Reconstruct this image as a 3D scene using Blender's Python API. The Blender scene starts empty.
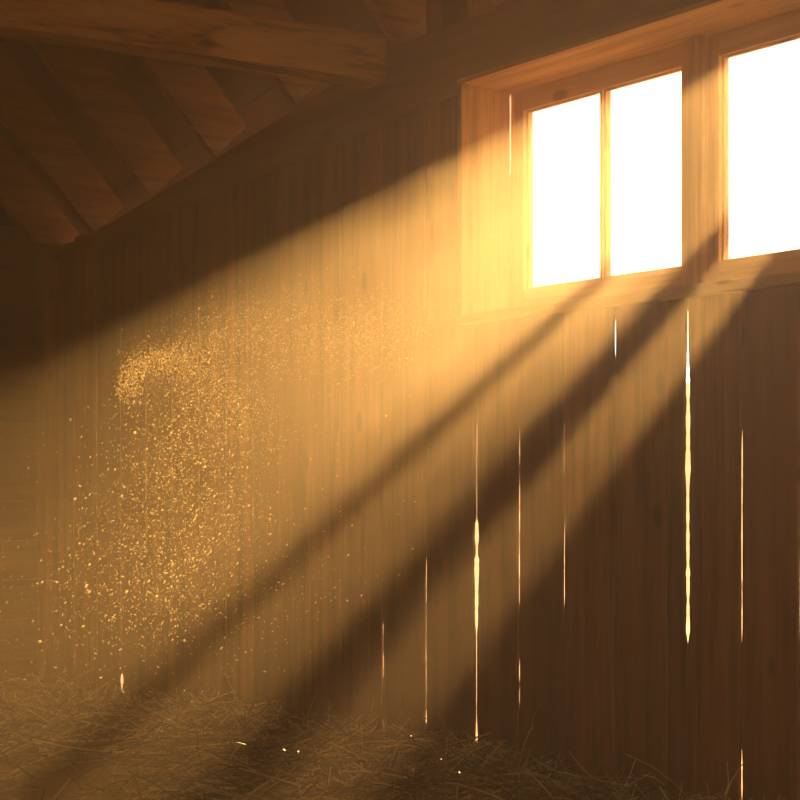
import bpy, bmesh, math, random
from mathutils import Vector, Matrix, noise
from mathutils.geometry import tessellate_polygon

random.seed(11)
SC = bpy.context.scene
COL = SC.collection

# ------------------------------------------------------------------ frame of reference
# x runs along the plank wall, y points out through it (room is y < 0), z is up, floor z = 0
EYE = 1.05
CAM = Vector((3.926, -3.096, EYE))
FWD = Vector((-0.7852, 0.6192, 0.0))
RGT = Vector((0.6192, 0.7852, 0.0))
UP = Vector((0, 0, 1))
F = 1500.0
HZ = 476.0


def ray(px, py):
    return FWD + RGT * ((px - 400) / F) + UP * ((HZ - py) / F)


def on_y(px, py, y=0.0):
    d = ray(px, py)
    return CAM + d * ((y - CAM.y) / d.y)


def wall_s(px, y=0.0):
    return on_y(px, HZ, y).x


SUN = ray(1065, -150).normalized()          # towards the sun
ELEV_Z = EYE                                  # heights read from the photo are above the eye

# ------------------------------------------------------------------ materials


def new_mat(name):
    m = bpy.data.materials.new(name)
    m.use_nodes = True
    nt = m.node_tree
    nt.nodes.clear()
    out = nt.nodes.new('ShaderNodeOutputMaterial')
    return m, nt, out


def N(nt, typ, **kw):
    n = nt.nodes.new(typ)
    for k, v in kw.items():
        if k.startswith('i_'):
            n.inputs[int(k[2:])].default_value = v
        else:
            setattr(n, k, v)
    return n


def wood(name, dark, mid, light, axis='Z', knots=0.5, rough=0.75, bump=0.35, scale=1.0, seam=None):
    """weathered sawn timber: grain drawn out along one axis, knots, a tone for each board"""
    m, nt, out = new_mat(name)
    L = nt.links.new
    tc = N(nt, 'ShaderNodeTexCoord')
    geo = N(nt, 'ShaderNodeNewGeometry')
    # shift the grain from board to board
    off = N(nt, 'ShaderNodeVectorMath', operation='SCALE')
    comb = N(nt, 'ShaderNodeCombineXYZ')
    L(geo.outputs['Random Per Island'], comb.inputs[0])
    L(geo.outputs['Random Per Island'], comb.inputs[1])
    L(geo.outputs['Random Per Island'], comb.inputs[2])
    L(comb.outputs[0], off.inputs[0])
    off.inputs['Scale'].default_value = 37.0
    add = N(nt, 'ShaderNodeVectorMath', operation='ADD')
    L(tc.outputs['Object'], add.inputs[0])
    L(off.outputs[0], add.inputs[1])
    st = {'X': (0.05, 1, 1), 'Y': (1, 0.05, 1), 'Z': (1, 1, 0.05)}[axis]
    mp = N(nt, 'ShaderNodeMapping')
    mp.inputs['Scale'].default_value = [v * scale for v in st]
    L(add.outputs[0], mp.inputs[0])
    # knots bend the grain
    kst = {'X': (3.6, 7, 7), 'Y': (7, 3.6, 7), 'Z': (7, 7, 3.6)}[axis]
    mk = N(nt, 'ShaderNodeMapping')
    mk.inputs['Scale'].default_value = [v * scale for v in kst]
    L(add.outputs[0], mk.inputs[0])
    vor = N(nt, 'ShaderNodeTexVoronoi')
    vor.inputs['Scale'].default_value = 1.0
    L(mk.outputs[0], vor.inputs['Vector'])
    kn = N(nt, 'ShaderNodeMapRange', interpolation_type='SMOOTHSTEP')
    kn.inputs[1].default_value = 0.07
    kn.inputs[2].default_value = 0.17
    kn.inputs[3].default_value = 1.0
    kn.inputs[4].default_value = 0.0
    L(vor.outputs['Distance'], kn.inputs[0])
    n1 = N(nt, 'ShaderNodeTexNoise')
    n1.inputs['Scale'].default_value = 16.0
    n1.inputs['Detail'].default_value = 4.0
    n1.inputs['Distortion'].default_value = 0.6
    L(mp.outputs[0], n1.inputs['Vector'])
    n2 = N(nt, 'ShaderNodeTexNoise')
    n2.inputs['Scale'].default_value = 90.0
    n2.inputs['Detail'].default_value = 5.0
    L(mp.outputs[0], n2.inputs['Vector'])
    mul = N(nt, 'ShaderNodeMath', operation='MULTIPLY_ADD')
    L(n2.outputs['Fac'], mul.inputs[0])
    mul.inputs[1].default_value = 0.45
    L(n1.outputs['Fac'], mul.inputs[2])
    ramp = N(nt, 'ShaderNodeValToRGB')
    e = ramp.color_ramp.elements
    e[0].position = 0.57
    e[0].color = (*dark, 1)
    e[1].position = 0.89
    e[1].color = (*light, 1)
    x = ramp.color_ramp.elements.new(0.71)
    x.color = (*mid, 1)
    L(mul.outputs[0], ramp.inputs[0])
    # board to board tone
    tone = N(nt, 'ShaderNodeMapRange')
    tone.inputs[3].default_value = 0.6
    tone.inputs[4].default_value = 1.35
    L(geo.outputs['Random Per Island'], tone.inputs[0])
    hsv = N(nt, 'ShaderNodeHueSaturation')
    L(tone.outputs[0], hsv.inputs['Value'])
    L(ramp.outputs[0], hsv.inputs['Color'])
    kmix = N(nt, 'ShaderNodeMix', data_type='RGBA')
    kf = N(nt, 'ShaderNodeMath', operation='MULTIPLY')
    kf.inputs[1].default_value = knots
    L(kn.outputs[0], kf.inputs[0])
    L(kf.outputs[0], kmix.inputs['Factor'])
    L(hsv.outputs[0], kmix.inputs['A'])
    kmix.inputs['B'].default_value = (dark[0] * .45, dark[1] * .4, dark[2] * .4, 1)
    b = N(nt, 'ShaderNodeBsdfPrincipled')
    b.inputs['Roughness'].default_value = rough
    b.inputs['Specular IOR Level'].default_value = 0.25
    L(kmix.outputs['Result'], b.inputs['Base Color'])
    bp = N(nt, 'ShaderNodeBump')
    bp.inputs['Strength'].default_value = bump
    bp.inputs['Distance'].default_value = 0.01
    L(mul.outputs[0], bp.inputs['Height'])
    L(bp.outputs[0], b.inputs['Normal'])
    L(b.outputs[0], out.inputs['Surface'])
    return m


M = {}
M['plank'] = wood('plank_wood', (.12, .034, .012), (.30, .092, .031), (.43, .155, .055), 'Z', knots=.95)
M['board'] = wood('board_wood', (.12, .05, .02), (.22, .095, .035), (.32, .15, .06), 'X', knots=.7)
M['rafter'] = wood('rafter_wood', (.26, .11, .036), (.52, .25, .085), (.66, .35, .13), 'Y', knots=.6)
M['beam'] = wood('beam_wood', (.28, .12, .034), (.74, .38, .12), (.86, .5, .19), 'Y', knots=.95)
M['joinery'] = wood('pine_joinery', (.50, .26, .09), (.74, .43, .175), (.84, .53, .24), 'Z', knots=.8, bump=.15)
M['joinery_x'] = wood('pine_joinery_across', (.50, .26, .09), (.74, .43, .175), (.84, .53, .24), 'X', knots=.8, bump=.15)
M['board_y'] = wood('end_wall_board', (.10, .042, .017), (.19, .08, .03), (.28, .13, .05), 'Y', knots=.7)
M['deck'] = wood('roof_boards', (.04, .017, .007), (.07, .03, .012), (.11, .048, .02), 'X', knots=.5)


def simple(name, col, rough=.8, metal=0.0):
    m, nt, out = new_mat(name)
    b = N(nt, 'ShaderNodeBsdfPrincipled')
    nz = N(nt, 'ShaderNodeTexNoise')
    nz.inputs['Scale'].default_value = 9.0
    nz.inputs['Detail'].default_value = 4.0
    tc = N(nt, 'ShaderNodeTexCoord')
    nt.links.new(tc.outputs['Object'], nz.inputs['Vector'])
    r = N(nt, 'ShaderNodeValToRGB')
    r.color_ramp.elements[0].position = .3
    r.color_ramp.elements[0].color = (col[0] * .7, col[1] * .7, col[2] * .65, 1)
    r.color_ramp.elements[1].position = .75
    r.color_ramp.elements[1].color = (min(1, col[0] * 1.2), min(1, col[1] * 1.2), min(1, col[2] * 1.2), 1)
    nt.links.new(nz.outputs['Fac'], r.inputs[0])
    nt.links.new(r.outputs[0], b.inputs['Base Color'])
    b.inputs['Roughness'].default_value = rough
    b.inputs['Metallic'].default_value = metal
    nt.links.new(b.outputs[0], out.inputs['Surface'])
    return m


M['earth'] = simple('trodden_chaff', (.42, .28, .11))
M['field'] = simple('dry_field', (.2, .098, .045))
M['steel'] = simple('worn_steel', (.75, .68, .55), .3, 1.0)


def straw_mat():
    m, nt, out = new_mat('dry_straw')
    geo = N(nt, 'ShaderNodeNewGeometry')
    r = N(nt, 'ShaderNodeValToRGB')
    e = r.color_ramp.elements
    e[0].color = (.07, .035, .011, 1)
    e[1].color = (.92, .68, .28, 1)
    x = r.color_ramp.elements.new(.6)
    x.color = (.36, .22, .065, 1)
    nt.links.new(geo.outputs['Random Per Island'], r.inputs[0])
    b = N(nt, 'ShaderNodeBsdfPrincipled')
    b.inputs['Roughness'].default_value = .5
    nt.links.new(r.outputs[0], b.inputs['Base Color'])
    nt.links.new(b.outputs[0], out.inputs['Surface'])
    return m


M['straw'] = straw_mat()


def dust_mat():
    m, nt, out = new_mat('chaff_dust')
    t = N(nt, 'ShaderNodeBsdfTranslucent')
    t.inputs[0].default_value = (1, .93, .72, 1)
    d = N(nt, 'ShaderNodeBsdfDiffuse')
    d.inputs[0].default_value = (.9, .72, .42, 1)
    mx = N(nt, 'ShaderNodeMixShader')
    mx.inputs[0].default_value = .25
    nt.links.new(t.outputs[0], mx.inputs[1])
    nt.links.new(d.outputs[0], mx.inputs[2])
    nt.links.new(mx.outputs[0], out.inputs['Surface'])
    return m


M['dust'] = dust_mat()


def glass_mat():
    m, nt, out = new_mat('dusty_glass')
    tr = N(nt, 'ShaderNodeBsdfTransparent')
    tr.inputs[0].default_value = (.99, .97, .94, 1)
    tl = N(nt, 'ShaderNodeBsdfTranslucent')
    tl.inputs[0].default_value = (.95, .88, .75, 1)
    gl = N(nt, 'ShaderNodeBsdfGlossy')
    gl.inputs['Roughness'].default_value = .08
    lw = N(nt, 'ShaderNodeLayerWeight')
    lw.inputs[0].default_value = .5
    pw = N(nt, 'ShaderNodeMath', operation='POWER')
    pw.inputs[1].default_value = 5.0
    nt.links.new(lw.outputs['Facing'], pw.inputs[0])
    fr = N(nt, 'ShaderNodeMath', operation='MULTIPLY_ADD')
    fr.inputs[1].default_value = .9
    fr.inputs[2].default_value = .03
    nt.links.new(pw.outputs[0], fr.inputs[0])
    m1 = N(nt, 'ShaderNodeMixShader')
    m1.inputs[0].default_value = .07
    m2 = N(nt, 'ShaderNodeMixShader')
    L = nt.links.new
    L(tr.outputs[0], m1.inputs[1])
    L(tl.outputs[0], m1.inputs[2])
    L(fr.outputs[0], m2.inputs[0])
    L(m1.outputs[0], m2.inputs[1])
    L(gl.outputs[0], m2.inputs[2])
    L(m2.outputs[0], out.inputs['Surface'])
    return m


M['glass'] = glass_mat()

HAZE = 0.125
HAZE_G = 0.62


def haze_mat():
    m, nt, out = new_mat('barn_dust_haze')
    v = N(nt, 'ShaderNodeVolumeScatter')
    v.inputs['Color'].default_value = (1.0, .88, .70, 1)
    # the dust hangs in slow clouds; density cut near the floor to darken it
    tc = N(nt, 'ShaderNodeTexCoord')
    nz = N(nt, 'ShaderNodeTexNoise')
    nz.inputs['Scale'].default_value = 1.5
    nz.inputs['Detail'].default_value = 3.0
    nz.inputs['Distortion'].default_value = 1.2
    nt.links.new(tc.outputs['Object'], nz.inputs['Vector'])
    cl = N(nt, 'ShaderNodeMapRange')
    cl.inputs[1].default_value = .3
    cl.inputs[2].default_value = .7
    cl.inputs[3].default_value = .5
    cl.inputs[4].default_value = 1.5
    nt.links.new(nz.outputs['Fac'], cl.inputs[0])
    sx = N(nt, 'ShaderNodeSeparateXYZ')
    nt.links.new(tc.outputs['Object'], sx.inputs[0])
    hg = N(nt, 'ShaderNodeMapRange')
    hg.inputs[1].default_value = 0.0
    hg.inputs[2].default_value = 1.5
    hg.inputs[3].default_value = HAZE * .55
    hg.inputs[4].default_value = HAZE * 1.1
    nt.links.new(sx.outputs['Z'], hg.inputs[0])
    ml = N(nt, 'ShaderNodeMath', operation='MULTIPLY')
    nt.links.new(cl.outputs[0], ml.inputs[0])
    nt.links.new(hg.outputs[0], ml.inputs[1])
    nt.links.new(ml.outputs[0], v.inputs['Density'])
    v.inputs['Anisotropy'].default_value = HAZE_G
    nt.links.new(v.outputs[0], out.inputs['Volume'])
    return m


M['haze'] = haze_mat()

# ------------------------------------------------------------------ mesh helpers


def link(name, bm, mat, parent=None, smooth=False):
    me = bpy.data.meshes.new(name)
    bmesh.ops.recalc_face_normals(bm, faces=bm.faces)
    bm.to_mesh(me)
    bm.free()
    if smooth:
        for p in me.polygons:
            p.use_smooth = True
    o = bpy.data.objects.new(name, me)
    COL.objects.link(o)
    o.data.materials.append(M[mat])
    if parent is not None:
        o.parent = parent
    return o


def from_data(name, verts, faces, mat, parent=None):
    me = bpy.data.meshes.new(name)
    me.from_pydata(verts, [], faces)
    me.update()
    o = bpy.data.objects.new(name, me)
    COL.objects.link(o)
    o.data.materials.append(M[mat])
    if parent is not None:
        o.parent = parent
    return o


def empty(name, loc=(0, 0, 0)):
    o = bpy.data.objects.new(name, None)
    o.location = loc
    COL.objects.link(o)
    return o


def struct(o):
    o['kind'] = 'structure'
    return o


def tag(o, label, cat, group=None, kind=None):
    o['label'] = label
    o['category'] = cat
    if group:
        o['group'] = group
    if kind:
        o['kind'] = kind
    return o


def box(bm, x0, x1, y0, y1, z0, z1, bev=0.0):
    vs = [bm.verts.new((x, y, z)) for x in (x0, x1) for y in (y0, y1) for z in (z0, z1)]
    q = [(0, 1, 3, 2), (4, 6, 7, 5), (0, 4, 5, 1), (2, 3, 7, 6), (0, 2, 6, 4), (1, 5, 7, 3)]
    fs = [bm.faces.new([vs[i] for i in f]) for f in q]
    if bev:
        es = list({e for f in fs for e in f.edges})
        bmesh.ops.bevel(bm, geom=es, offset=bev, segments=2, affect='EDGES', profile=.6)


def prism(bm, pts, vec):
    """polygon pts (3-D, planar) swept by vec"""
    a = [bm.verts.new(p) for p in pts]
    b = [bm.verts.new(Vector(p) + vec) for p in pts]
    n = len(pts)
    bm.faces.new(a)
    bm.faces.new(b[::-1])
    for i in range(n):
        bm.faces.new((a[i], a[(i + 1) % n], b[(i + 1) % n], b[i]))


# ------------------------------------------------------------------ key measures
WX0, WX1 = wall_s(52), 6.0            # the barn's inside, along the plank wall
YB = -6.6                               # the wall behind the camera
T = 0.02                                # plank thickness
SASH = 0.20                             # the sashes stand this far back in the wall

# window opening on the wall's inside face
FR = -.03                               # front of the boards and linings round the window
OPX0 = on_y(462, HZ, FR).x
OPZ1 = on_y(465, 81, FR).z
SILL_Z = on_y(460, 314.5, FR).z
SEATL = lambda x: 1.427 + EYE + (0.165 * x if x < 0 else 0.0)      # top of the wall plate
PLB = lambda x: EYE + 1.2 + (x - 0.2) * 0.062 if x < 0.2 else EYE + 1.2   # its lower edge
OPX1 = 3.1

# ------------------------------------------------------------------ plank wall with open joints
# joint: picture column, then (row from, row to, width in pixels) where daylight comes through
JOINTS = [
    (74, []), (97, []), (121, [(672, 693, 5.0)]), (146, []), (172, []), (199, []), (226, []), (253, []),
    (280, []), (310, []),
    (340, [(588, 652, 1.3)]), (382, [(612, 684, 1.7), (698, 704, .7), (714, 729, 2.2)]),
    (425, [(548, 704, 1.8), (706, 726, 3.0)]),
    (475.5, [(415, 520, 1.3), (518, 632, 5.2), (628, 722, 1.3), (718, 752, 2.6)]),
    (518, [(425, 606, 2.0), (655, 708, 1.4)]),
    (563, [(418, 480, .9), (518, 604, .9)]),
    (614, [(316, 360, 1.9)]),
    (667, [(310, 330, .8)]),
    (686.5, [(306, 352, 1.3), (348, 642, 4.6)]),
    (740.5, [(296, 306, 1.5), (430, 646, 1.8), (748, 800, 2.4)]),
    (799, [(360, 640, .9)]),
    (862, []), (930, []), (1010, []), (1100, []), (1210, []),
]
EXTRA_TOP = (449, [(94, 128, 2.2), (126, 165, 1.0)])     # a joint in the board beside the window


def joint_pos(px):
    return wall_s(px)


def joint_gap(segs, px, z, seed):
    """open width at height z"""
    dpp = abs(wall_s(px + .5) - wall_s(px - .5))
    best = -0.0012
    for y0, y1, w in segs:
        z1, z0 = on_y(px, y0).z, on_y(px, y1).z
        if z0 <= z <= z1:
            k = min(1.0, (z - z0) / .035, (z1 - z) / .05)
            g = (w * .8 if w > 2.5 else w * .5) * dpp * (k ** .6) * (.85 + .7 * noise.noise(Vector((seed, z * 14, 0))) + .6 * noise.noise(Vector((seed, z * 45, 3))))
            best = max(best, g)
    return best


def plank(bm, xl, xr, z0, z1, jl, jr, dz=0.014):
    n = max(2, int((z1 - z0) / dz) + 1)
    rows = []
    bev = 0.006
    for i in range(n):
        z = z0 + (z1 - z0) * i / (n - 1)
        wl = .002 * noise.noise(Vector((xl * 9.1, z * 3, 7)))
        wr = .002 * noise.noise(Vector((xr * 9.1, z * 3, 7)))
        gl = jl(z) / 2
        gr = jr(z) / 2
        L_, R_ = xl + wl + gl, xr + wr - gr
        w = .0025 * noise.noise(Vector((xl * 5, z * 1.3, 1)))
        # inside face is y=0; the right edge is cut back so the joint can be seen through
        sl = 0.03 if gr > 0 else 0.0
        prof = [(L_ + bev, w), (R_ - bev, w), (R_, bev + w), (R_ - sl * .9, T + w), (L_, T + w), (L_, bev + w)]
        rows.append([bm.verts.new((x, y, z)) for x, y in prof])
    for a, b in zip(rows, rows[1:]):
        k = len(a)
        for i in range(k):
            bm.faces.new((a[i], a[(i + 1) % k], b[(i + 1) % k], b[i]))
    bm.faces.new(rows[0])
    bm.faces.new(rows[-1][::-1])


def build_plank_wall():
    bm = bmesh.new()
    xs = [WX0 - .05] + [joint_pos(p) for p, _ in JOINTS] + [WX1 + .05]
    segs = [(0, [])] + list(JOINTS) + [(0, [])]
    closed = lambda z: -0.0012

    def jf(i):
        if not segs[i][1]:
            return closed
        return lambda z, i=i: joint_gap(segs[i][1], segs[i][0], z, i * 3.7)
    sill_b = SILL_Z - .012
    for i in range(len(xs) - 1):
        xl, xr = xs[i], xs[i + 1]
        if xl < OPX0 < xr:
            # the plank that the opening cuts: a full-height strip beside it and the rest under the sill
            plank(bm, xl, xr, -.08, sill_b, jf(i), jf(i + 1))
            plank(bm, xl, OPX0 - .008, sill_b + .0, 2.6, jf(i), closed)
        elif xr <= OPX0:
            plank(bm, xl, xr, -.08, min(2.4, PLB(xl) + .06), jf(i), jf(i + 1))
        elif xl < OPX1:
            plank(bm, xl, xr, -.08, sill_b, jf(i), jf(i + 1))
            if xr > OPX1:
                plank(bm, OPX1, xr, sill_b, 2.6, closed, closed)
        else:
            plank(bm, xl, xr, -.08, 2.6, closed, closed)
    return struct(link('wall_back', bm, 'plank'))


build_plank_wall()

# the wall plate: a heavy board along the top of the planks, running on as the lintel over the window
bm = bmesh.new()
# faces in convex strips so that the outline keeps its steps
def strip(bm, xa, xb, za, zb, ta, tb, y0, y1):
    prism(bm, [(xa, y0, za), (xb, y0, zb), (xb, y0, tb), (xa, y0, ta)], Vector((0, y1 - y0, 0)))
strip(bm, WX0 - .03, 0.0, PLB(WX0 - .03), PLB(0), SEATL(WX0 - .03), SEATL(0), FR, -.004)
strip(bm, 0.0, OPX0 - .0, PLB(0), EYE + 1.215, SEATL(0), SEATL(1), FR, -.004)
bmesh.ops.remove_doubles(bm, verts=bm.verts, dist=1e-4)
# inner shared faces go, so that the board is one piece
bmesh.ops.delete(bm, geom=[f for f in bm.faces if all(abs(v.co.x) < 1e-3 for v in f.verts)], context='FACES')
struct(link('trim_1', bm, 'board'))
bm = bmesh.new()
box(bm, OPX0 - .001, WX1, FR, -.004, OPZ1, SEATL(1))
box(bm, OPX1, WX1, -.002, .03, 2.55, SEATL(1))
box(bm, OPX0 - .1, OPX1, .0, .22, OPZ1 + .014, SEATL(1))          # packing over the window
struct(link('trim_2', bm, 'board'))
bm = bmesh.new()
strip(bm, WX0 - .05, 0.0, 2.0, 2.0, SEATL(WX0), SEATL(0), T + .004, T + .03)
box(bm, 0.0, WX1, T + .012, T + .03, 2.5, SEATL(1))
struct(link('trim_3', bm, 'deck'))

# ------------------------------------------------------------------ window recess and sashes
YS = SASH
pz_top = on_y(531, 112.5, YS + .006).z + .005
pz_bot = on_y(529, 288.5, YS - .018).z
X = lambda px: on_y(px, HZ, YS).x
XL = lambda px: on_y(px, HZ, YS + .006).x - .005        # left limit of the glass as seen
XR = lambda px: on_y(px, HZ, YS - .017).x               # right limit
P1a, P1b, P2a, P2b, P3a = XL(530), XR(599.5), XL(608), XR(682), XL(726)
PW = P1b - P1a
MU = P2a - P1b
P3b = P3a + PW * 1.15
P4a = P3b + MU
P4b = P4a + PW * 1.1

rec = empty('trim_4', (OPX0, 0, SILL_Z))
rec['kind'] = 'structure'


def part(name, bm, mat, parent):
    o = link(name, bm, mat, parent)
    o.location = -parent.location
    return o


bm = bmesh.new()
box(bm, OPX0 - .02, OPX0, FR - .002, YS - .026, SILL_Z - .02, OPZ1 + .002, .002)
part('jamb', bm, 'joinery', rec)
bm = bmesh.new()
box(bm, OPX1, OPX1 + .03, FR, YS + .05, SILL_Z - .02, OPZ1 + .03, .002)
part('jamb', bm, 'joinery', rec)
bm = bmesh.new()
box(bm, OPX0 - .0215, OPX1, FR - .002, YS + .05, OPZ1 - .004, OPZ1 + .012, .002)
part('lintel_lining', bm, 'joinery_x', rec)
bm = bmesh.new()
box(bm, OPX0 - .022, OPX1 + .03, FR - .004, YS + .05, SILL_Z - .03, SILL_Z, .003)
part('sill', bm, 'joinery_x', rec)
bm = bmesh.new()
box(bm, X(698), X(712), YS - .045, YS + .05, SILL_Z, OPZ1 - .004, .003)
part('post', bm, 'joinery', rec)


def sash(name, x0, x1, panes, gap_left=False):
    """x0..x1 outside width of the sash; panes = list of (a, b) clear glass"""
    w = empty(name, ((x0 + x1) / 2, YS, SILL_Z))
    w['kind'] = 'structure'
    zb, zt = SILL_Z + .001, OPZ1 - .006
    bm = bmesh.new()
    ya, yb = YS - .02, YS + .025
    la = panes[0][0]
    rb = panes[-1][1]
    if gap_left:
        # the old stile has shrunk: it stands off the jamb over a part of its height
        zg1, zg0 = on_y(512, 94, YS).z, on_y(512, 176, YS).z
        box(bm, x0 + .008, la, ya, yb, zb, zt, .002)
        box(bm, OPX0 - .02, x0 + .0095, ya + .002, yb, zb, zg0, 0)
        box(bm, OPX0 - .02, x0 + .0095, ya + .002, yb, zg1, zt, 0)
    else:
        box(bm, x0, la, ya, yb, zb, zt, .002)
    part('stile', bm, 'joinery', w)
    bm = bmesh.new()
    box(bm, rb, x1, ya, yb, zb, zt, .002)
    part('stile', bm, 'joinery', w)
    bm = bmesh.new()
    box(bm, la - .002, rb + .002, ya + .002, yb, pz_top, zt, .002)
    part('top_rail', bm, 'joinery_x', w)
    bm = bmesh.new()
    box(bm, la - .002, rb + .002, ya + .002, yb, zb, pz_bot, .002)
    part('bottom_rail', bm, 'joinery_x', w)
    for (a, b), (c, d) in zip(panes, panes[1:]):
        bm = bmesh.new()
        box(bm, b, c, ya + .004, yb, pz_bot - .002, pz_top + .002, .002)
        part('glazing_bar', bm, 'joinery', w)
    for a, b in panes:
        bm = bmesh.new()
        box(bm, a - .004, b + .004, YS + .006, YS + .009, pz_bot - .004, pz_top + .004)
        g = part('pane', bm, 'glass', w)
        # putty bead around the glass, on the room side
        bm = bmesh.new()
        for (u0, u1, v0, v1) in ((a, a + .005, pz_bot, pz_top), (b - .005, b, pz_bot, pz_top),
                                 (a, b, pz_bot, pz_bot + .005), (a, b, pz_top - .005, pz_top)):
            box(bm, u0, u1, YS - .004, YS + .006, v0, v1)
        bd = link('glazing_bead', bm, 'joinery', g)
    return w


sx0 = OPX0 + .0
sash('window_1', X(513), X(698), [(P1a, P1b), (P2a, P2b)], True)
sash('window_2', X(712), P4b + .05, [(P3a, P3b), (P4a, P4b)])
# the infill between jamb and sash, and beyond the second sash
bm = bmesh.new()
box(bm, P4b + .05, OPX1, YS - .01, YS + .03, SILL_Z - .001, OPZ1, 0)
struct(link('trim_5', bm, 'board'))

# hook that fastens the first sash, lying on the sill's edge
hp = on_y(556, 304.5, -.03)
hook = empty('window_hook', (hp.x, hp.y, hp.z))
tag(hook, 'small bright steel hook and eye on the window sill front under the double-paned sash', 'hook')


def tube(bm, pts, r, seg=8):
    rings = []
    for i, p in enumerate(pts):
        p = Vector(p)
        d = (Vector(pts[min(i + 1, len(pts) - 1)]) - Vector(pts[max(i - 1, 0)])).normalized()
        a = d.orthogonal().normalized()
        b = d.cross(a)
        rings.append([bm.verts.new(p + a * (r * math.cos(t)) + b * (r * math.sin(t))) for t in [2 * math.pi * k / seg for k in range(seg)]])
    for u, v in zip(rings, rings[1:]):
        for k in range(seg):
            bm.faces.new((u[k], u[(k + 1) % seg], v[(k + 1) % seg], v[k]))
    bm.faces.new(rings[0])
    bm.faces.new(rings[-1][::-1])


bm = bmesh.new()
tube(bm, [(-.125, .0, -.022), (-.11, -.004, -.012), (-.06, -.006, -.009), (-.01, -.006, -.004), (0.0, -.004, .002)], .0028)
link('hook_rod', bm, 'steel', hook, True)
bm = bmesh.new()
bmesh.ops.create_uvsphere(bm, u_segments=12, v_segments=8, radius=.008)
tube(bm, [(0, .0, 0), (0, .012, 0)], .004)
link('screw_eye', bm, 'steel', hook, True)

# ------------------------------------------------------------------ the rest of the barn
# floor
bm = bmesh.new()
box(bm, WX0 - .2, WX1 + .2, YB - .2, .0, -.1, 0.0)
struct(link('floor', bm, 'earth'))
# end wall of level boards
RIDGE = -3.3
PITCH = math.radians(46.5)
tp = math.tan(PITCH)


def roof_z(x, y):
    """underside of the roof boards"""
    yy = y if y > RIDGE else 2 * RIDGE - y
    return SEATL(x) + .30 - yy * tp


bm = bmesh.new()
zc = 0.0
row = 0
hgt = [.19, .17, .2, .18, .175, .2, .165]
zrow = on_y(20, 306).z            # a seam that the photo shows
# the corner's far end: fix the seams so that one falls on the photo's
p = CAM + ray(26, 306) * ((WX0 - CAM.x) / ray(26, 306).x)
zrow = p.z
p2 = CAM + ray(26, 267) * ((WX0 - CAM.x) / ray(26, 267).x)
bh = p2.z - zrow
z = zrow - math.ceil(zrow / bh) * bh
k = 0
while z < 5.9:
    za, zb = z + .003, z + bh - .003
    # cut the board to the gable's slope
    def y_at(zz):
        yr = -(zz - SEATL(WX0) - .30) / tp
        return (YB, .0) if yr > 0 else (max(YB, 2 * RIDGE - yr), yr)
    a0, a1 = y_at(za)
    if a1 - a0 < .1:
        break
    th = .002 * (k % 3)
    box(bm, WX0 - .03, WX0 - th, a0 - .15, a1 + .0, za, zb, .004)
    z += bh
    k += 1
struct(link('wall_left', bm, 'board_y'))
bm = bmesh.new()
box(bm, WX0 - .12, WX0 - .028, YB - .1, .3, -.1, 6.4)
struct(link('wall_outer', bm, 'board'))
# corner post
bm = bmesh.new()
box(bm, WX0 - .0, WX0 + .09, -.075, -.003, 0, PLB(WX0), .006)
struct(link('trim_6', bm, 'plank'))

# right wall, with an unseen opening added to let in fill light
DY0, DY1, DZ1 = -2.8, -.7, 2.25
bm = bmesh.new()
box(bm, WX1, WX1 + .1, YB - .1, DY0, -.1, 6.6)
box(bm, WX1, WX1 + .1, DY1, .1, -.1, 6.6)
box(bm, WX1, WX1 + .1, DY0, DY1, DZ1, 6.6)
struct(link('wall_right', bm, 'board'))
bm = bmesh.new()
box(bm, WX0 - .1, WX1 + .1, YB - .1, YB, -.1, 3.2)
struct(link('wall_front', bm, 'board'))

# roof boards, laid along the barn, on both slopes
bm = bmesh.new()
nb = 26
for side in (0, 1):
    for i in range(nb):
        ya = .22 + (RIDGE - .22) * i / nb
        yb = .22 + (RIDGE - .22) * (i + 1) / nb - .0
        if side:
            ya, yb = 2 * RIDGE - ya, 2 * RIDGE - yb
        lift = .006 * (i % 2)
        pts_lo = []
        for xx in (WX0 - .1, 0.0, WX1 + .1):
            pts_lo.append([Vector((xx, ya, roof_z(xx, ya) + lift)), Vector((xx, yb, roof_z(xx, yb) + lift - .004))])
        rows = []
        for a, b in pts_lo:
            rows.append([bm.verts.new(a), bm.verts.new(b), bm.verts.new(b + Vector((0, 0, .05))), bm.verts.new(a + Vector((0, 0, .05)))])
        for r0, r1 in zip(rows, rows[1:]):
            for q in range(4):
                bm.faces.new((r0[q], r0[(q + 1) % 4], r1[(q + 1) % 4], r1[q]))
        bm.faces.new(rows[0])
        bm.faces.new(rows[-1][::-1])
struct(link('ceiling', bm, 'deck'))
bm = bmesh.new()                       # sheathing above the boards keeps the daylight out
for side in (0, 1):
    for xa, xb in ((WX0 - .2, 0), (0, WX1 + .2)):
        q = []
        for xx, yy in ((xa, .3), (xb, .3), (xb, RIDGE), (xa, RIDGE)):
            y = yy if not side else 2 * RIDGE - yy
            zz = SEATL(xx) + .30 - yy * tp + .075
            q.append((xx, y, zz))
        prism(bm, q, Vector((0, 0, .03)))
struct(link('ceiling_sheathing', bm, 'deck'))

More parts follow.
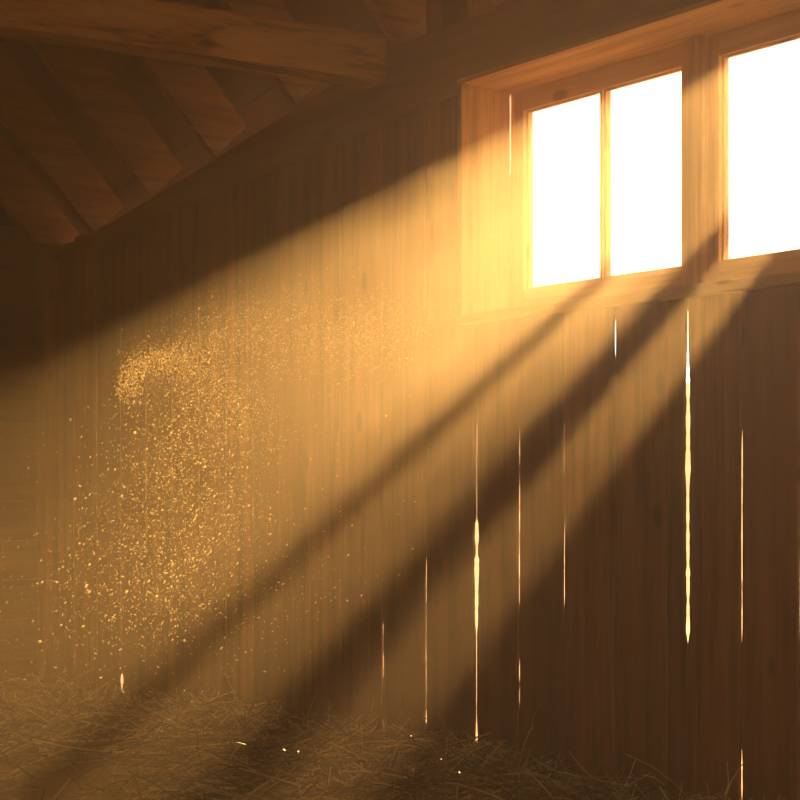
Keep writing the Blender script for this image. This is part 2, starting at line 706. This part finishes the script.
# rafters: one side face and the underside show
RAF = [
    (-2.58, 'short dark rafter in the corner against the end wall boards'),
    (-2.14, 'dim rafter second from the end wall, just right of the corner rafter'),
    (-1.62, 'rafter with a thin lit lower edge, third from the end wall'),
    (-1.12, 'broad brown rafter beside the one with the thin lit edge, under the tie beam'),
    (-.56, 'rafter reaching the wall plate just left of the tie beam end'),
    (.04, 'rafter directly above the wall end of the tie beam'),
    (.55, 'rafter above the left jamb of the window, beyond the tie beam'),
    (1.15, 'rafter over the lintel above the double-paned sash'),
]
for i, (x, lab) in enumerate(RAF):
    w, d = .05, .20
    o = empty('rafter', (x, -.05, SEATL(x)))
    dirv = Vector((0, -math.cos(PITCH), math.sin(PITCH)))
    nrm = Vector((0, math.sin(PITCH), math.cos(PITCH)))
    ln = (abs(RIDGE) - .06) / math.cos(PITCH)
    bm = bmesh.new()
    base = Vector((0, 0, 0))
    n = 10
    rows = []
    for k in range(n + 1):
        c = base + dirv * (ln * k / n) + Vector((.004 * noise.noise(Vector((i * 5.0, k * .8, 0))), 0, 0))
        q = []
        # plumb cut at the foot: the lower end stands flat on the plate
        for u, v in ((-w / 2, 0), (w / 2, 0), (w / 2, d), (-w / 2, d)):
            pp = c + Vector((u, 0, 0)) + nrm * v
            q.append(bm.verts.new(pp))
        rows.append(q)
    for r0, r1 in zip(rows, rows[1:]):
        for q in range(4):
            bm.faces.new((r0[q], r0[(q + 1) % 4], r1[(q + 1) % 4], r1[q]))
    bm.faces.new(rows[0])
    bm.faces.new(rows[-1][::-1])
    bmesh.ops.bevel(bm, geom=[e for e in bm.edges if len(e.link_faces) == 2 and abs(e.calc_face_angle(0)) > 1], offset=.004, segments=1, affect='EDGES')
    ob = link('rafter', bm, 'rafter')
    ob.location = o.location
    bpy.data.objects.remove(o)
    tag(ob, lab, 'rafter', 'rafters over the plank wall', 'thing')

# tie beam from the wall plate out over the room
P0 = on_y(386, 92, -.052)
zb_ = EYE + 1.315
bd = Vector((-.214, -1.23, 0)).normalized()
sd = Vector((-bd.y, bd.x, 0))          # towards larger x
if sd.x < 0:
    sd = -sd
bm = bmesh.new()
n = 24
LB = 6.2
rows = []
for k in range(n + 1):
    c = bd * (LB * k / n)
    j = lambda q: .006 * noise.noise(Vector((k * .6, q * 3.1, 2)))
    H, W = .152, .14
    rr = .012
    prof = [(-W + rr, 0), (-rr, 0), (0, rr), (0, H - rr), (-rr, H), (-W + rr, H), (-W, H - rr), (-W, rr)]
    rows.append([bm.verts.new(c + sd * (u + j(q)) + Vector((0, 0, v + j(q + 9)))) for q, (u, v) in enumerate(prof)])
for r0, r1 in zip(rows, rows[1:]):
    for q in range(8):
        bm.faces.new((r0[q], r0[(q + 1) % 8], r1[(q + 1) % 8], r1[q]))
bm.faces.new(rows[0])
bm.faces.new(rows[-1][::-1])
tb = link('tie_beam', bm, 'beam')
tb.location = (P0.x, -.052, zb_)
tag(tb, 'heavy knotty timber tie beam crossing under the rafters, one end on the wall plate', 'beam', None, 'thing')

# ------------------------------------------------------------------ outside
# dry field that rises to a low hill, seen through the open joints
bm = bmesh.new()
gv = []
for i in range(41):
    r_ = []
    for j in range(31):
        x, y = -75 + 130 * i / 40, .36 + 75 * j / 30
        r = math.hypot(x - 2, y)
        k = max(0.0, min(1.0, (r - 16) / 30))
        r_.append(bm.verts.new((x, y, -.6 + 4.6 * k * k * (3 - 2 * k) + .25 * noise.noise(Vector((x * .12, y * .12, 0))) * k)))
    gv.append(r_)
for i in range(40):
    for j in range(30):
        bm.faces.new((gv[i][j], gv[i + 1][j], gv[i + 1][j + 1], gv[i][j + 1]))
struct(link('ground_outside', bm, 'field', None, True))
bm = bmesh.new()
box(bm, WX1 + .9, 55, -30, .3, -.75, -.55)
struct(link('yard_outside', bm, 'field'))

# added unseen sun blocker; its holes are shaped to cut the shafts and dark strips
YN = 7.0


def plane_n(slope):
    # plane through the camera and the sun direction that shows as a line of that slope in the picture
    d = ray(1065 - 300, -150 + 300 * slope)
    return SUN.cross(d)


def clip(poly, slope, keep_greater):
    n = plane_n(slope)
    test = plane_n(slope).dot(ray(1065 - 300, -150 + 300 * (slope + .2)))
    sg = 1 if (test > 0) == keep_greater else -1
    out = []
    for i, a in enumerate(poly):
        b = poly[(i + 1) % len(poly)]
        da, db = sg * n.dot(a - CAM), sg * n.dot(b - CAM)
        if da >= 0:
            out.append(a)
        if da * db < 0:
            out.append(a + (b - a) * (da / (da - db)))
    return out


def rect(x0, x1, z0, z1):
    return [Vector((x0, YS, z0)), Vector((x1, YS, z0)), Vector((x1, YS, z1)), Vector((x0, YS, z1))]


mid = (P1b + P2a) / 2
za, zb = pz_bot - .05, pz_top + .05
a2, b2 = mid + .002, P2b + .03
h2a = clip(rect(a2, b2, za, zb), .909, False)
h2b = clip(rect(a2, b2, za, zb), .934, True)
a3, b3 = P3a - .02, P4b
h3a = clip(rect(a3, P3a + .17, za, zb), 1.097, False)
h3c = clip(clip(rect(a3, b3, za, pz_bot + .12), 1.168, True), 1.398, False)


def proj(p):
    return p + SUN * ((YN - p.y) / SUN.y)


holes = [[proj(p) for p in h] for h in (h2a, h2b, h3a, h3c)]
BLOCK_X0 = proj(Vector((mid - .008, YS, za))).x
outer = [Vector((BLOCK_X0, YN, -.6)), Vector((BLOCK_X0 + 9, YN, -.6)), Vector((BLOCK_X0 + 9, YN, 8.5)), Vector((BLOCK_X0, YN, 8.5))]
polys = [outer] + holes
flat = [p for q in polys for p in q]
tris = tessellate_polygon([[(p.x, p.z, 0) for p in q] for q in polys])
ne = from_data('sun_blocker', [tuple(p) for p in flat], [tuple(t) for t in tris], 'plank')
struct(ne)
sm = ne.modifiers.new('thickness', 'SOLIDIFY')
sm.thickness = .04
sm.offset = 0

# ------------------------------------------------------------------ straw on the floor


def mound(x, y):
    """height of the straw bed"""
    k = max(0.0, min(1.0, (-x - .55) / 1.5))
    k = k * k * (3 - 2 * k)
    h = .175 - .115 * k + .03 * noise.noise(Vector((x * 1.3, y * 1.6, 0))) + .022 * noise.noise(Vector((x * 3.3, y * 3.3, 5)))
    return h


bm = bmesh.new()
gx, gy = 90, 50
grid = []
mx0, mx1, my0, my1 = WX0 + .005, 2.6, -2.6, -.004
for i in range(gx + 1):
    r_ = []
    for j in range(gy + 1):
        x = mx0 + (mx1 - mx0) * i / gx
        y = my0 + (my1 - my0) * j / gy
        r_.append(bm.verts.new((x, y, max(.004, mound(x, y) - .02 + .015 * noise.noise(Vector((x * 14, y * 14, 2)))))))
    grid.append(r_)
for i in range(gx):
    for j in range(gy):
        bm.faces.new((grid[i][j], grid[i + 1][j], grid[i + 1][j + 1], grid[i][j + 1]))
SV, SF = [], []
bm.verts.index_update()
SV = [tuple(v.co) for v in bm.verts]
SF = [tuple(v.index for v in f.verts) for f in bm.faces]
bm.free()


def strand(V, Fc, p, yaw, tilt, ln, r, bend, seg=4):
    d = Vector((math.cos(yaw) * math.cos(tilt), math.sin(yaw) * math.cos(tilt), math.sin(tilt)))
    side = Vector((-math.sin(yaw), math.cos(yaw), 0))
    upv = d.cross(side)
    b0 = len(V)
    cur = Vector(p) - d * (ln / 2)
    crv = side * bend[0] + upv * bend[1]
    for k in range(seg + 1):
        t = k / seg
        c = cur + d * (ln * t) + crv * (ln * 4 * t * (1 - t))
        if c.y > -.008:
            c.y = -.008 - .01 * random.random()
        if c.x < WX0 + .01:
            c.x = WX0 + .01
        rr = r * (1 - .35 * t)
        for a in range(3):
            an = a * 2.0944
            V.append(tuple(c + side * (rr * math.cos(an)) + upv * (rr * math.sin(an))))
    for k in range(seg):
        for a in range(3):
            i0, i1 = b0 + k * 3 + a, b0 + k * 3 + (a + 1) % 3
            Fc.append((i0, i1, i1 + 3, i0 + 3))


for i in range(8500):
    if random.random() < .8:
        x = random.uniform(WX0 + .03, 1.75)
        y = -.02 - abs(random.gauss(0, .55))
    else:
        x = random.uniform(WX0 + .03, 2.5)
        y = random.uniform(-2.4, -.03)
    if y < -2.5:
        continue
    ln = random.uniform(.08, .34)
    strand(SV, SF, (x, y, mound(x, y) - .012 + random.random() ** 2 * .06), random.uniform(0, 6.283),
           random.gauss(.05, .28), ln, random.uniform(.0014, .0040), (random.gauss(0, .05), random.gauss(0, .04)))
# a few that stand out of the bed
for i in range(260):
    x = random.uniform(WX0 + .05, 1.5)
    y = -.03 - abs(random.gauss(0, .4))
    strand(SV, SF, (x, y, mound(x, y) + .035), random.uniform(0, 6.283), random.uniform(.3, 1.2) * random.choice((-1, 1)),
           random.uniform(.1, .24), random.uniform(.0014, .0026), (random.gauss(0, .08), random.gauss(0, .06)))
st = from_data('straw', SV, SF, 'straw')
tag(st, 'bed of loose dry golden straw spread on the floor along the plank wall', 'straw', None, 'stuff')

# separate long stalks that lie on top
STK = [
    (421, 742, .9, .5, 'curled straw stalk sticking up below the gold dot of the plank joint'),
    (543, 765, 1.3, .9, 'short upright straw stalk tip beside the dark foot of the wall'),
    (160, 742, .4, .8, 'steep straw stalk standing out of the bed near the bright chink'),
    (345, 722, .6, .6, 'long leaning straw stalk rising towards the wall, left of the gold dot'),
    (195, 713, .1, .1, 'pale flat straw stalk lying on the crest of the bed in the sunbeam'),
    (440, 775, 2.6, -.2, 'arched straw stalk hanging over the near edge of the bed'),
]
from mathutils.bvhtree import BVHTree
bed = BVHTree.FromPolygons(SV, SF)
for px, py, yaw, tilt, lab in STK:
    d = ray(px, py)
    # meet the straw surface
    t = 3.0
    while t < 9 and (CAM + d * t).z > mound((CAM + d * t).x, (CAM + d * t).y) + .06 and (CAM + d * t).y < -.06:
        t += .01
    p = CAM + d * t
    V, Fc = [], []
    strand(V, Fc, (0, 0, 0), yaw, tilt, .24, .0034, (.12, .08), 10)
    V = [(a, b, c) for a, b, c in V]
    o = from_data('straw_stalk', V, Fc, 'straw')
    o.location = p
    # let the stalk down until it just rests on the bed
    for k in range(40):
        q = p + Vector((0, 0, -.03 + .004 * k))
        if not bed.overlap(BVHTree.FromPolygons([tuple(Vector(v) + q) for v in V], Fc)):
            break
    o.location = q
    tag(o, lab, 'straw stalk', 'long stalks on the straw bed')

# ------------------------------------------------------------------ haze
bm = bmesh.new()
hx0, hx1 = WX0 - .02, WX1 + .05
# the dusty air in and close around the barn; its faces lie clear outside the walls
box(bm, WX0 - .6, WX1 + .6, YB - .6, .335, -.3, 8.2)
hz = link('haze', bm, 'haze')
tag(hz, 'golden dusty haze filling the barn air', 'haze', None, 'stuff')

# ------------------------------------------------------------------ chaff dust drifting in the sunbeam


def in_beam(px, py, pane):
    """a point in the sunbeam of a pane that is seen at a picture position"""
    m = (py + 150) / (1065 - px)
    pl = clip([v.copy() for v in pane], m, True)
    n = plane_n(m)
    a = [p for p in pl if abs(n.dot(p - CAM)) < 1e-5]
    if len(a) < 2:
        return None
    q = a[0].lerp(a[1], random.random())
    # go down the beam from q until it is seen at px
    d = ray(px, py)
    k = SUN.cross(Vector((0, 0, 1)))
    # solve q - SUN*t = CAM + d*u in the x,y plane
    A = Matrix(((-SUN.x, -d.x), (-SUN.y, -d.y)))
    r = CAM.xy - q.xy
    try:
        t, u = A.inverted() @ r
    except ValueError:
        return None
    if t < .05 or u < 1.4:
        return None
    return CAM + d * u


DV, DF = [], []


def mote(p, r):
    b = len(DV)
    ax = Vector((random.gauss(0, 1), random.gauss(0, 1), random.gauss(0, 1))).normalized()
    u = ax.orthogonal().normalized()
    v = ax.cross(u)
    s = random.uniform(.35, .8)
    for w in (u * r, v * (r * s), -u * r, -v * (r * s), ax * (r * .45), -ax * (r * .45)):
        DV.append(tuple(p + w))
    for f in ((0, 1, 4), (1, 2, 4), (2, 3, 4), (3, 0, 4), (1, 0, 5), (2, 1, 5), (3, 2, 5), (0, 3, 5)):
        DF.append(tuple(b + i for i in f))


def bez(pts, t):
    pts = [Vector(p) for p in pts]
    while len(pts) > 1:
        pts = [a.lerp(b, t) for a, b in zip(pts, pts[1:])]
    return pts[0]


PANE1 = rect(P1a, P1b, pz_bot, pz_top)
PANE2 = rect(P2a, P2b, pz_bot, pz_top)


def scatter(n, fn, size):
    k = 0
    tries = 0
    while k < n and tries < n * 4:
        tries += 1
        x, y = fn()
        p = in_beam(x, y, PANE1)
        if p is None:
            p = in_beam(x, y, PANE2)
        if p is None:
            continue
        mote(p, size())
        k += 1


g = random.gauss
fine = lambda: random.uniform(.0009, .0016)
medium = lambda: min(.0036, .0009 + random.expovariate(1 / .0007))
# the swirl: a curled-over wisp with its head at the left
def swirl():
    t = random.random()
    c = bez([(128, 398), (120, 340), (200, 345), (232, 395), (250, 440)], t)
    s = 6 + 20 * t
    return c.x + g(0, s), c.y + g(0, s * .8)
def veil():
    t = random.random()
    c = bez([(190, 350), (270, 320), (350, 340), (420, 330)], t)
    return c.x + g(0, 22), c.y + g(0, 24)
def fall():
    t = random.random() ** .8
    c = bez([(170, 390), (200, 450), (190, 520), (150, 620)], t)
    return c.x + g(0, 30 + 36 * t), c.y + g(0, 24)
def floorward():
    return g(120, 80), g(600, 60)
def wide():
    return random.uniform(0, 420), random.uniform(300, 740)
scatter(3600, swirl, fine)
scatter(4500, veil, fine)
scatter(2600, fall, fine)
scatter(450, swirl, medium)
scatter(300, veil, medium)
scatter(3000, fall, medium)
scatter(700, floorward, medium)
scatter(300, wide, medium)
# lone specks that the photo shows
for x, y, r in ((404, 501, .0022), (399, 575, .0028), (448, 569, .003), (331, 601, .0022), (355, 501, .0016), (308, 693, .002),
                (228, 664, .0018), (228, 677, .002), (158, 667, .0035), (219, 272, .0018), (376, 204, .002), (142, 720, .003), (162, 731, .0035)):
    for pn in (PANE2, PANE1):
        p = in_beam(x, y, pn)
        if p is not None:
            mote(p, r)
            break
du = from_data('dust', DV, DF, 'dust')
tag(du, 'glittering chaff dust swirling in the sunbeam left of the window', 'dust', None, 'stuff')

# ------------------------------------------------------------------ light
sl = bpy.data.lights.new('sun', 'SUN')
sl.energy = 30.0
sl.color = (1.0, .525, .15)
sl.angle = math.radians(.22)
so = bpy.data.objects.new('sun', sl)
so.rotation_euler = (-SUN).to_track_quat('-Z', 'Y').to_euler()
so.location = SUN * 20
COL.objects.link(so)

w = bpy.data.worlds.new('sky')
SC.world = w
w.use_nodes = True
nt = w.node_tree
nt.nodes.clear()
bg = nt.nodes.new('ShaderNodeBackground')
bg.inputs[0].default_value = (1.0, .82, .56, 1)
bg.inputs[1].default_value = 4.2
wo = nt.nodes.new('ShaderNodeOutputWorld')
nt.links.new(bg.outputs[0], wo.inputs[0])

# the window opening as a portal for the sky's light
pl = bpy.data.lights.new('window_portal', 'AREA')
pl.shape = 'RECTANGLE'
pl.size = OPX1 - OPX0
pl.size_y = OPZ1 - SILL_Z
pl.cycles.is_portal = True
po = bpy.data.objects.new('window_portal', pl)
po.location = ((OPX0 + OPX1) / 2, YS + .06, (OPZ1 + SILL_Z) / 2)
po.rotation_euler = Vector((0, -1, 0)).to_track_quat('-Z', 'Y').to_euler()
COL.objects.link(po)
pd = bpy.data.lights.new('fill_opening_portal', 'AREA')  # sky portal for the added fill opening
pd.shape = 'RECTANGLE'
pd.size = DZ1
pd.size_y = DY1 - DY0
pd.cycles.is_portal = True
pp_ = bpy.data.objects.new('fill_opening_portal', pd)
pp_.location = (WX1 + .05, (DY0 + DY1) / 2, DZ1 / 2)
pp_.rotation_euler = Vector((-1, 0, 0)).to_track_quat('-Z', 'Y').to_euler()
COL.objects.link(pp_)

# ------------------------------------------------------------------ camera and view
cam = bpy.data.cameras.new('camera')
cam.sensor_width = 36
cam.lens = 36 * F / 800
cam.shift_y = (HZ - 400) / 800
cam.clip_start = .02
cam.clip_end = 300
co = bpy.data.objects.new('camera', cam)
co.location = CAM
co.rotation_euler = FWD.to_track_quat('-Z', 'Y').to_euler()
COL.objects.link(co)
SC.camera = co

SC.view_settings.view_transform = 'Standard'
SC.view_settings.look = 'None'
SC.view_settings.gamma = 1
SC.view_settings.use_curve_mapping = False
SC.view_settings.exposure = 0.0
SC.cycles.max_bounces = 10
SC.cycles.diffuse_bounces = 6
SC.cycles.volume_bounces = 3
SC.cycles.volume_step_rate = .4
SC.cycles.volume_max_steps = 256
SC.cycles.transparent_max_bounces = 16
SC.cycles.sample_clamp_indirect = 4.0
SC.cycles.use_denoising = True
